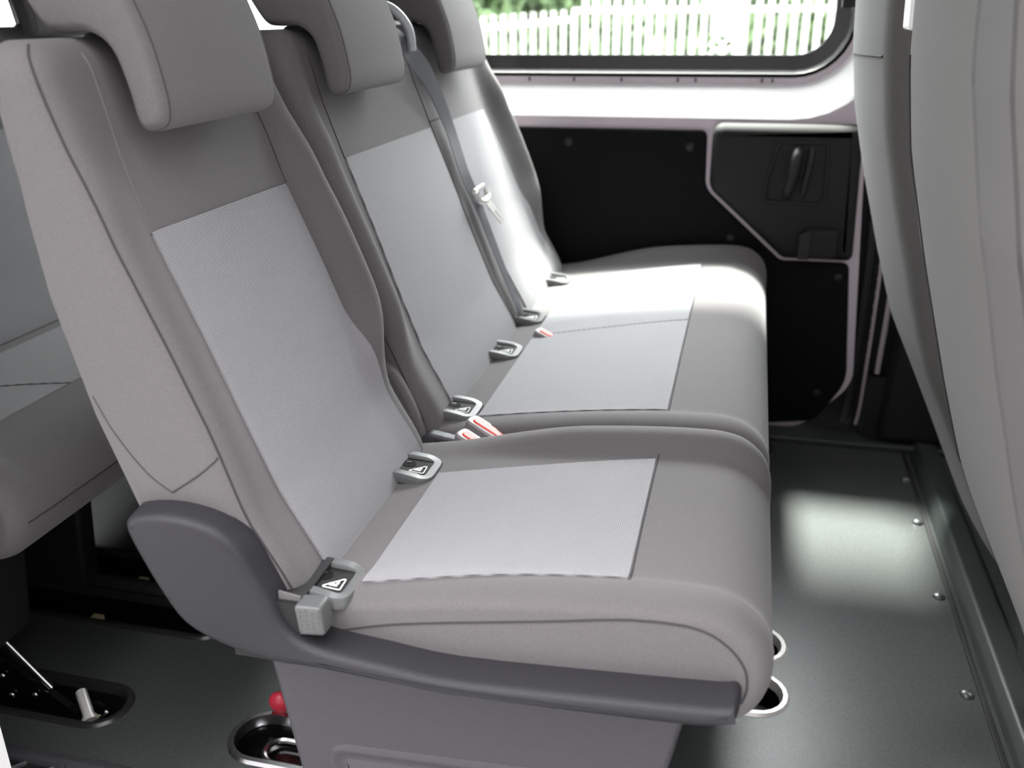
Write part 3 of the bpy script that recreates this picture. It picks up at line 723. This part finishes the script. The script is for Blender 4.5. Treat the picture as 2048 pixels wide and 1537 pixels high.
# buckles
def buckle(c, label, L=0.075, yaw=0.0):
    b = thing('seat_belt_buckle', label, 'buckle', (c[0], c[1], c[2] - 0.05), 'red buttoned seat belt buckles')
    R_ = Matrix.Rotation(yaw, 3, 'Z') @ Matrix.Rotation(math.radians(18), 3, 'Y')
    cc = Vector(c)
    def box_r(hx, hy, z0, z1, r, name, m):
        q = [Vector(p) for p in rpoly([(-hx, -hy), (hx, -hy), (hx, hy), (-hx, hy)], r)]
        mb = MB(); mb.loft([[cc + R_ @ Vector((p.x, p.y, z0)) for p in q], [cc + R_ @ Vector((p.x, p.y, z1 - 0.003)) for p in q], [cc + R_ @ Vector((p.x, p.y, z1)) for p in inset2(q, 0.003)]])
        return mb.build(name, m, b)
    box_r(L / 2, 0.0155, -0.06, 0.0, 0.012, 'housing', BUCK)
    box_r(L / 2 - 0.009, 0.0095, -0.01, 0.0022, 0.008, 'release_button', RED)
    return b
buckle((-0.372, 1.325, 0.470), 'red buttoned belt buckle beside the bench cushion, further of the pair', 0.082, -0.35)
buckle((-0.378, 1.283, 0.464), 'red buttoned belt buckle beside the nearest seat, nearer of the pair', 0.082, -0.35)
buckle((-0.378, 1.800, 0.476), 'small red buttoned belt buckle in the gap between the two bench cushions', 0.05, -0.3)

# ---- rear bench
RD = -1.03
rear = thing('rear_bench_seat', 'shaded charcoal rear bench seat at the left edge behind the nearest seat', 'van seat', (-1.33, 1.66, 0.0))
_t, rid = make_cushion(RD, 0.93, 2.41, rear, 0.01, 0.01)
cushion_patch(RD, rear, WEAVE, (0.985, 1.272), (0.985, 1.24), rid); cushion_patch(RD, rear, WEAVE, (1.280, 1.86), (1.25, 1.82), rid); cushion_patch(RD, rear, WEAVE, (1.88, 2.34), (1.84, 2.30), rid)
b3, l3 = make_back(RD, 0.94, 2.40, 0.02, 0.03)
mb = MB(); mb.loft(l3); mb.build('backrest', FAB, rear)
back_patch(b3, 'backrest_insert', WEAVE, rear, (1.01, 1.40), (1.01, 1.40), 0.46, 0.86); back_patch(b3, 'backrest_insert', WEAVE, rear, (1.45, 1.85), (1.45, 1.85), 0.46, 0.86)
for a in (1.05, 1.53, 2.00): make_headrest(RD, a, a + 0.28, rear, 0.075, -0.02)
snap_seam(_t, [(RD + 0.08, y, 0.425) for y in (0.955, 1.3, 1.8, 2.38)], rear, 0.0014)
mb = MB(); slab(mb, rpoly([(-1.60, 0.10), (-1.60, 0.37), (-1.12, 0.37), (-1.16, 0.10)], 0.02), 1.00, 1.12, 0.01); mb.box((-1.55, 1.02, -0.033), (-1.25, 1.10, 0.12)); mb.build('seat_leg', PLB, rear)
mb = MB(); slab(mb, rpoly([(-1.60, -0.033), (-1.60, 0.37), (-1.22, 0.37), (-1.26, -0.033)], 0.02), 1.36, 1.41, 0.01); mb.build('seat_leg', PLB, rear)
mb = MB(); slab(mb, rpoly([(-1.60, -0.033), (-1.60, 0.37), (-1.22, 0.37), (-1.26, -0.033)], 0.02), 2.10, 2.16, 0.01); mb.build('seat_leg', PLB, rear)
mb = MB(); mb.tube([(-1.205, 1.06, 0.150), (-1.105, 1.072, 0.010)], 0.0055, 10); mb.build('support_rod', CHR, rear)
mb = MB(); mb.tube([(-1.055, 1.082, 0.002), (-1.012, 1.044, -0.018)], [0.0095, 0.0095], 12); mb.tube([(-1.016, 1.047, -0.017), (-1.010, 1.042, -0.020)], 0.013, 12); mb.build('locking_tube', RIM, rear)
mb = MB(); mb.loft([[(-1.26, 1.062, 0.12), (-1.26, 1.075, 0.12), (-1.24, 1.075, -0.03), (-1.24, 1.062, -0.03)], [(-1.14, 1.062, 0.03), (-1.14, 1.075, 0.03), (-1.055, 1.075, -0.03), (-1.055, 1.062, -0.03)]]); mb.build('lock_bracket', GLB, rear)
for (x, y, z) in ((-1.19, 1.058, 0.03), (-1.13, 1.058, 0.0), (-1.18, 1.058, -0.01)):
    mb = MB(); mb.ellip((x, y, z), (0.006, 0.004, 0.006), 5, 10); mb.build('rivet', CHR, rear)

# ------------------------------------------------------------------ front seats (seen from behind)
FR = [(0.10, 0.535), (0.19, 0.492), (0.30, 0.440), (0.393, 0.395), (0.514, 0.335), (0.633, 0.296), (0.795, 0.248), (0.92, 0.216), (1.04, 0.199), (1.20, 0.19)]
def front_seat(y0, y1, label, near):
    t = thing('front_seat', label, 'van seat', (0.70, (y0 + y1) / 2, 0.0), 'front seats seen from behind')
    zt = 1.22; loops = []; R = 0.06
    zs = [0.15 + 0.03 * i for i in range(36)]
    zs = [z for z in zs if z < zt - R] + [zt - R + R * math.sin(math.pi / 2 * i / 6) for i in range(7)]
    def rearx(y, z):
        e = min(y - y0, y1 - y); rc = 0.05
        cr = rc - math.sqrt(max(0, rc * rc - max(0, rc - e) ** 2)) if e < rc else 0
        q = (y - (y0 + y1) / 2) / ((y1 - y0) / 2)
        return interp(FR, z) - 0.020 * (1 - q * q) + cr * 0.8
    for z in zs:
        tt = max(0, (z - (zt - R)) / R); d = min(R * (1 - math.sqrt(max(0, 1 - min(tt, 1) ** 2))), R * 0.95)
        a, b = y0 + d, y1 - d; l = []
        n = 40
        for i in range(n + 1):
            k = 0.5 - 0.5 * math.cos(math.pi * i / n); y = a + (b - a) * k
            l.append((rearx(y0 + (y1 - y0) * k, z) + d, y, z))
        xf = interp(FR, z) + 0.16 - d
        for i in range(9):
            aa = math.pi / 2 * i / 8; l.append((xf - 0.05 * (1 - math.sin(aa)), b - 0.05 * (1 - math.cos(aa)), z))
        for i in range(9):
            aa = math.pi / 2 * i / 8; l.append((xf - 0.05 * (1 - math.cos(aa)), a + 0.05 * (1 - math.sin(aa)), z))
        loops.append(l)
    mb = MB(); mb.loft(loops); mb.build('backrest', FABR, t, 60)
    def sline(pts, r, m=SEAM, name='seam'):
        pts = catmull([Vector(p) for p in pts], 6, False); mb = MB(); mb.tube([(rearx(p.x, p.y) - 0.0005, p.x, p.y) for p in pts], r, 6); return mb.build(name, m, t)
    yc = (y0 + y1) / 2
    hr_ = catmull([Vector(p) for p in [(0.20, 1.28), (0.185, 1.40), (0.20, 1.49), (0.25, 1.50), (0.295, 1.42), (0.305, 1.30), (0.27, 1.25), (0.225, 1.25)]], 4)
    mb = MB(); slab(mb, hr_, yc - 0.14, yc + 0.14, 0.03); hh = mb.build('headrest', FAB, t)
    for dy in (-0.07, 0.07):
        mb = MB(); mb.tube([(0.255, yc + dy, 1.17), (0.25, yc + dy, 1.30)], 0.007, 8); mb.build('post', CHR, hh)
    # cushion and base in front of the backrest
    mb = MB(); slab(mb, catmull([Vector(p) for p in [(0.55, 0.36), (0.60, 0.46), (0.80, 0.48), (1.00, 0.50), (1.08, 0.46), (1.07, 0.38), (0.9, 0.33), (0.65, 0.32)]], 5), y0 + 0.01, y1 - 0.01, 0.03); mb.build('cushion', FAB, t)
    mb = MB(); slab(mb, rpoly([(0.64, 0.0), (0.62, 0.34), (1.02, 0.36), (0.98, 0.0)], 0.02), y0 + 0.05, y1 - 0.05, 0.01); mb.build('seat_base', PLBM, t)
    return t, rearx, sline
fs1, rx1, sl1 = front_seat(0.66, 1.412, 'charcoal front seat back filling the right edge, with stitched seams', True)
for dy in (0.0, -0.006): sl1([(0.905 + dy, 1.12), (0.903 + dy, 1.067), (0.892 + dy, 1.027), (0.875 + dy, 0.967), (0.858 + dy, 0.908), (0.854 + dy, 0.841), (0.852 + dy, 0.749), (0.852 + dy, 0.672), (0.845 + dy, 0.60), (0.845 + dy, 0.40)], 0.0008)
sl1([(0.808, 1.12), (0.788, 1.036), (0.768, 0.966), (0.754, 0.894), (0.752, 0.832), (0.752, 0.70), (0.75, 0.5)], 0.0009)
RIB = bpy.data.materials.new('fine_ribbed_fabric'); RIB.use_nodes = True
_n = RIB.node_tree; _b = _n.nodes['Principled BSDF']; _b.inputs['Roughness'].default_value = 0.9
_u = _n.nodes.new('ShaderNodeUVMap'); _wv = _n.nodes.new('ShaderNodeTexWave'); _wv.bands_direction = 'Y'; _wv.inputs['Scale'].default_value = 130.0
_n.links.new(_u.outputs['UV'], _wv.inputs['Vector']); _rp = _n.nodes.new('ShaderNodeValToRGB'); _n.links.new(_wv.outputs['Fac'], _rp.inputs[0])
_rp.color_ramp.elements[0].color = (0.078, 0.075, 0.076, 1); _rp.color_ramp.elements[1].color = (0.116, 0.112, 0.114, 1); _n.links.new(_rp.outputs[0], _b.inputs['Base Color'])
EA = [(0.40, 0.843), (0.60, 0.843), (0.672, 0.850), (0.749, 0.850), (0.841, 0.852), (0.908, 0.856), (0.967, 0.873), (1.027, 0.890), (1.067, 0.901), (1.12, 0.903)]
EB = [(0.40, 0.75), (0.70, 0.752), (0.832, 0.752), (0.894, 0.754), (0.966, 0.768), (1.036, 0.788), (1.12, 0.808)]
patch(lambda u, v: (Vector((rx1(u, v), u, v)), Vector((-1, 0, 0))), 0, 0, 0.42, 1.11, 10, 60, 'ribbed_band', RIB, fs1, off=0.0012, bounds=lambda v: (interp(EB, v), interp(EA, v)))
sl1([(1.343, 1.045), (1.331, 0.96), (1.300, 0.886), (1.285, 0.80), (1.285, 0.70), (1.29, 0.60), (1.30, 0.5)], 0.0018)
fs2, rx2, sl2 = front_seat(1.60, 2.205, 'charcoal front seat back furthest from the camera, lit along its edge', False)
sl2([(1.65, 1.03), (1.85, 1.025), (2.05, 1.02), (2.19, 1.02)], 0.002)
mb = MB(); slab(mb, rpoly([(0.575, 0.02), (0.572, 0.10), (0.66, 0.12), (0.66, 0.02)], 0.006), 2.13, 2.20, 0.004); mb.build('base_cover', PLG, fs2)
mb = MB(); slab(mb, rpoly([(0.50, 0.10), (0.495, 0.16), (0.60, 0.18), (0.60, 0.10)], 0.006), 1.10, 1.42, 0.004); mb.build('base_cover', PLB, fs1)
mb = MB(); slab(mb, rpoly([(0.193, 1.074), (0.187, 1.20), (0.235, 1.20), (0.235, 1.066)], 0.005), 1.40, 1.462, 0.004); mb.build('side_cover', WHT, fs1)

# ------------------------------------------------------------------ outside
mb = MB(); mb.box((-30, -20, -0.62), (30, 40, -0.56)); tag(mb.build('ground', GRD), kind='structure')
mb = MB(); mb.box((-9, -3.6, -0.56), (9, -3.3, 4.2)); tag(mb.build('near_light_blocker', BLKR), kind='structure')  # unseen slab added to hold back light at the open door
FY = 9.0
fen = thing('picket_fence', 'white picket fence with a scrolled gate seen through the far window', 'fence', (-1.0, FY, -0.56))
def bar(x, z0, z1, wd, name='picket', slope=0.0):
    mb = MB(); mb.box((x - wd / 2, FY - 0.02, z0), (x + wd / 2, FY + 0.02, z1)); return mb.build(name, FENW, fen)
for k in range(24): bar(-1.745 - 0.0955 * k, -0.5, 1.115 - 0.006 * k, 0.042)
for k in range(17):
    x = -1.545 + 0.0975 * k
    if x < -0.40: bar(x, -0.5, 1.32, 0.046)
for k in range(4): bar(-0.415 + 0.052 * k + 0.02, 0.93, 1.32, 0.030)
for k in range(24): bar(-0.005 + 0.1005 * k, -0.5, 1.32, 0.046)
bar(-1.645, -0.56, 1.11, 0.050, 'post'); bar(-0.152, -0.56, 1.34, 0.115, 'post'); bar(-4.1, -0.56, 1.2, 0.1, 'post'); bar(2.45, -0.56, 1.34, 0.1, 'post')
mb = MB(); a, b = Vector((-4.1, FY + 0.02, 0.84)), Vector((-1.645, FY + 0.02, 1.035))
mb.loft([[a + Vector((0, 0, -0.022)), a + Vector((0, 0.03, -0.022)), a + Vector((0, 0.03, 0.022)), a + Vector((0, 0, 0.022))], [b + Vector((0, 0, -0.022)), b + Vector((0, 0.03, -0.022)), b + Vector((0, 0.03, 0.022)), b + Vector((0, 0, 0.022))]])
mb.build('rail', FENW, fen)
mb = MB(); mb.box((-1.66, FY, 1.088), (2.45, FY + 0.04, 1.132)); mb.build('rail', FENW, fen)
mb = MB(); mb.box((-4.1, FY, -0.3), (2.45, FY + 0.04, -0.25)); mb.build('rail', FENW, fen)
gt = MB(); gt.box((-0.41, FY - 0.01, 0.89), (-0.20, FY + 0.03, 0.935))
gt.tube(catmull([(-0.41, FY, 0.80), (-0.37, FY, 0.86), (-0.315, FY, 0.83), (-0.305, FY, 0.77), (-0.32, FY, 0.72)], 5, False), 0.014, 8)
gt.tube(catmull([(-0.20, FY, 0.82), (-0.235, FY, 0.87), (-0.285, FY, 0.83), (-0.30, FY, 0.77)], 5, False), 0.014, 8)
gt.tube(catmull([(-0.41, FY, 0.72), (-0.36, FY, 0.775), (-0.30, FY, 0.74), (-0.25, FY, 0.775), (-0.20, FY, 0.80)], 5, False), 0.014, 8)
gt.box((-0.41, FY - 0.01, 0.40), (-0.20, FY + 0.02, 0.44)); gt.tube([(-0.305, FY, 0.74), (-0.305, FY, 0.42)], 0.014, 8)
gt.build('gate_scroll', FENW, fen)
mb = MB(); mb.box((-16, 12.0, -0.56), (-4.4, 12.3, 1.9)); tag(mb.build('added_pale_wall', FENW), 'added pale wall giving the overexposed glimpse between the headrests at upper left', 'wall')  # added so the gap between the headrests burns out to white
# hedge: leafy mass behind the fence
mb = MB(); rr = random.Random(3)
def leaf_quad(c, s):
    a = Vector((rr.uniform(-1, 1), rr.uniform(-1, 1), rr.uniform(-1, 1))).normalized(); b = a.orthogonal().normalized()
    q = Matrix.Rotation(rr.uniform(0, 6.28), 3, a) @ b; p2 = a.cross(q)
    mb.add([c + q * s, c + p2 * s * 0.5 , c - q * s, c - p2 * s * 0.5], [(0, 1, 2, 3)])
for i in range(15000):
    x = rr.uniform(-4.6, 3.5); z = -0.5 + 3.4 * rr.random() ** 0.9
    leaf_quad(Vector((x, 10.6 + rr.gauss(0, 0.35) + 0.3 * math.sin(x * 2.1) * math.sin(z * 2.3), z)), rr.uniform(0.06, 0.15))
mb.box((-4.6, 11.1, -0.56), (3.5, 11.6, 2.5))
tag(mb.build('hedge', LEAF), 'bright green leafy hedge behind the white picket fence', 'hedge', kind='stuff')
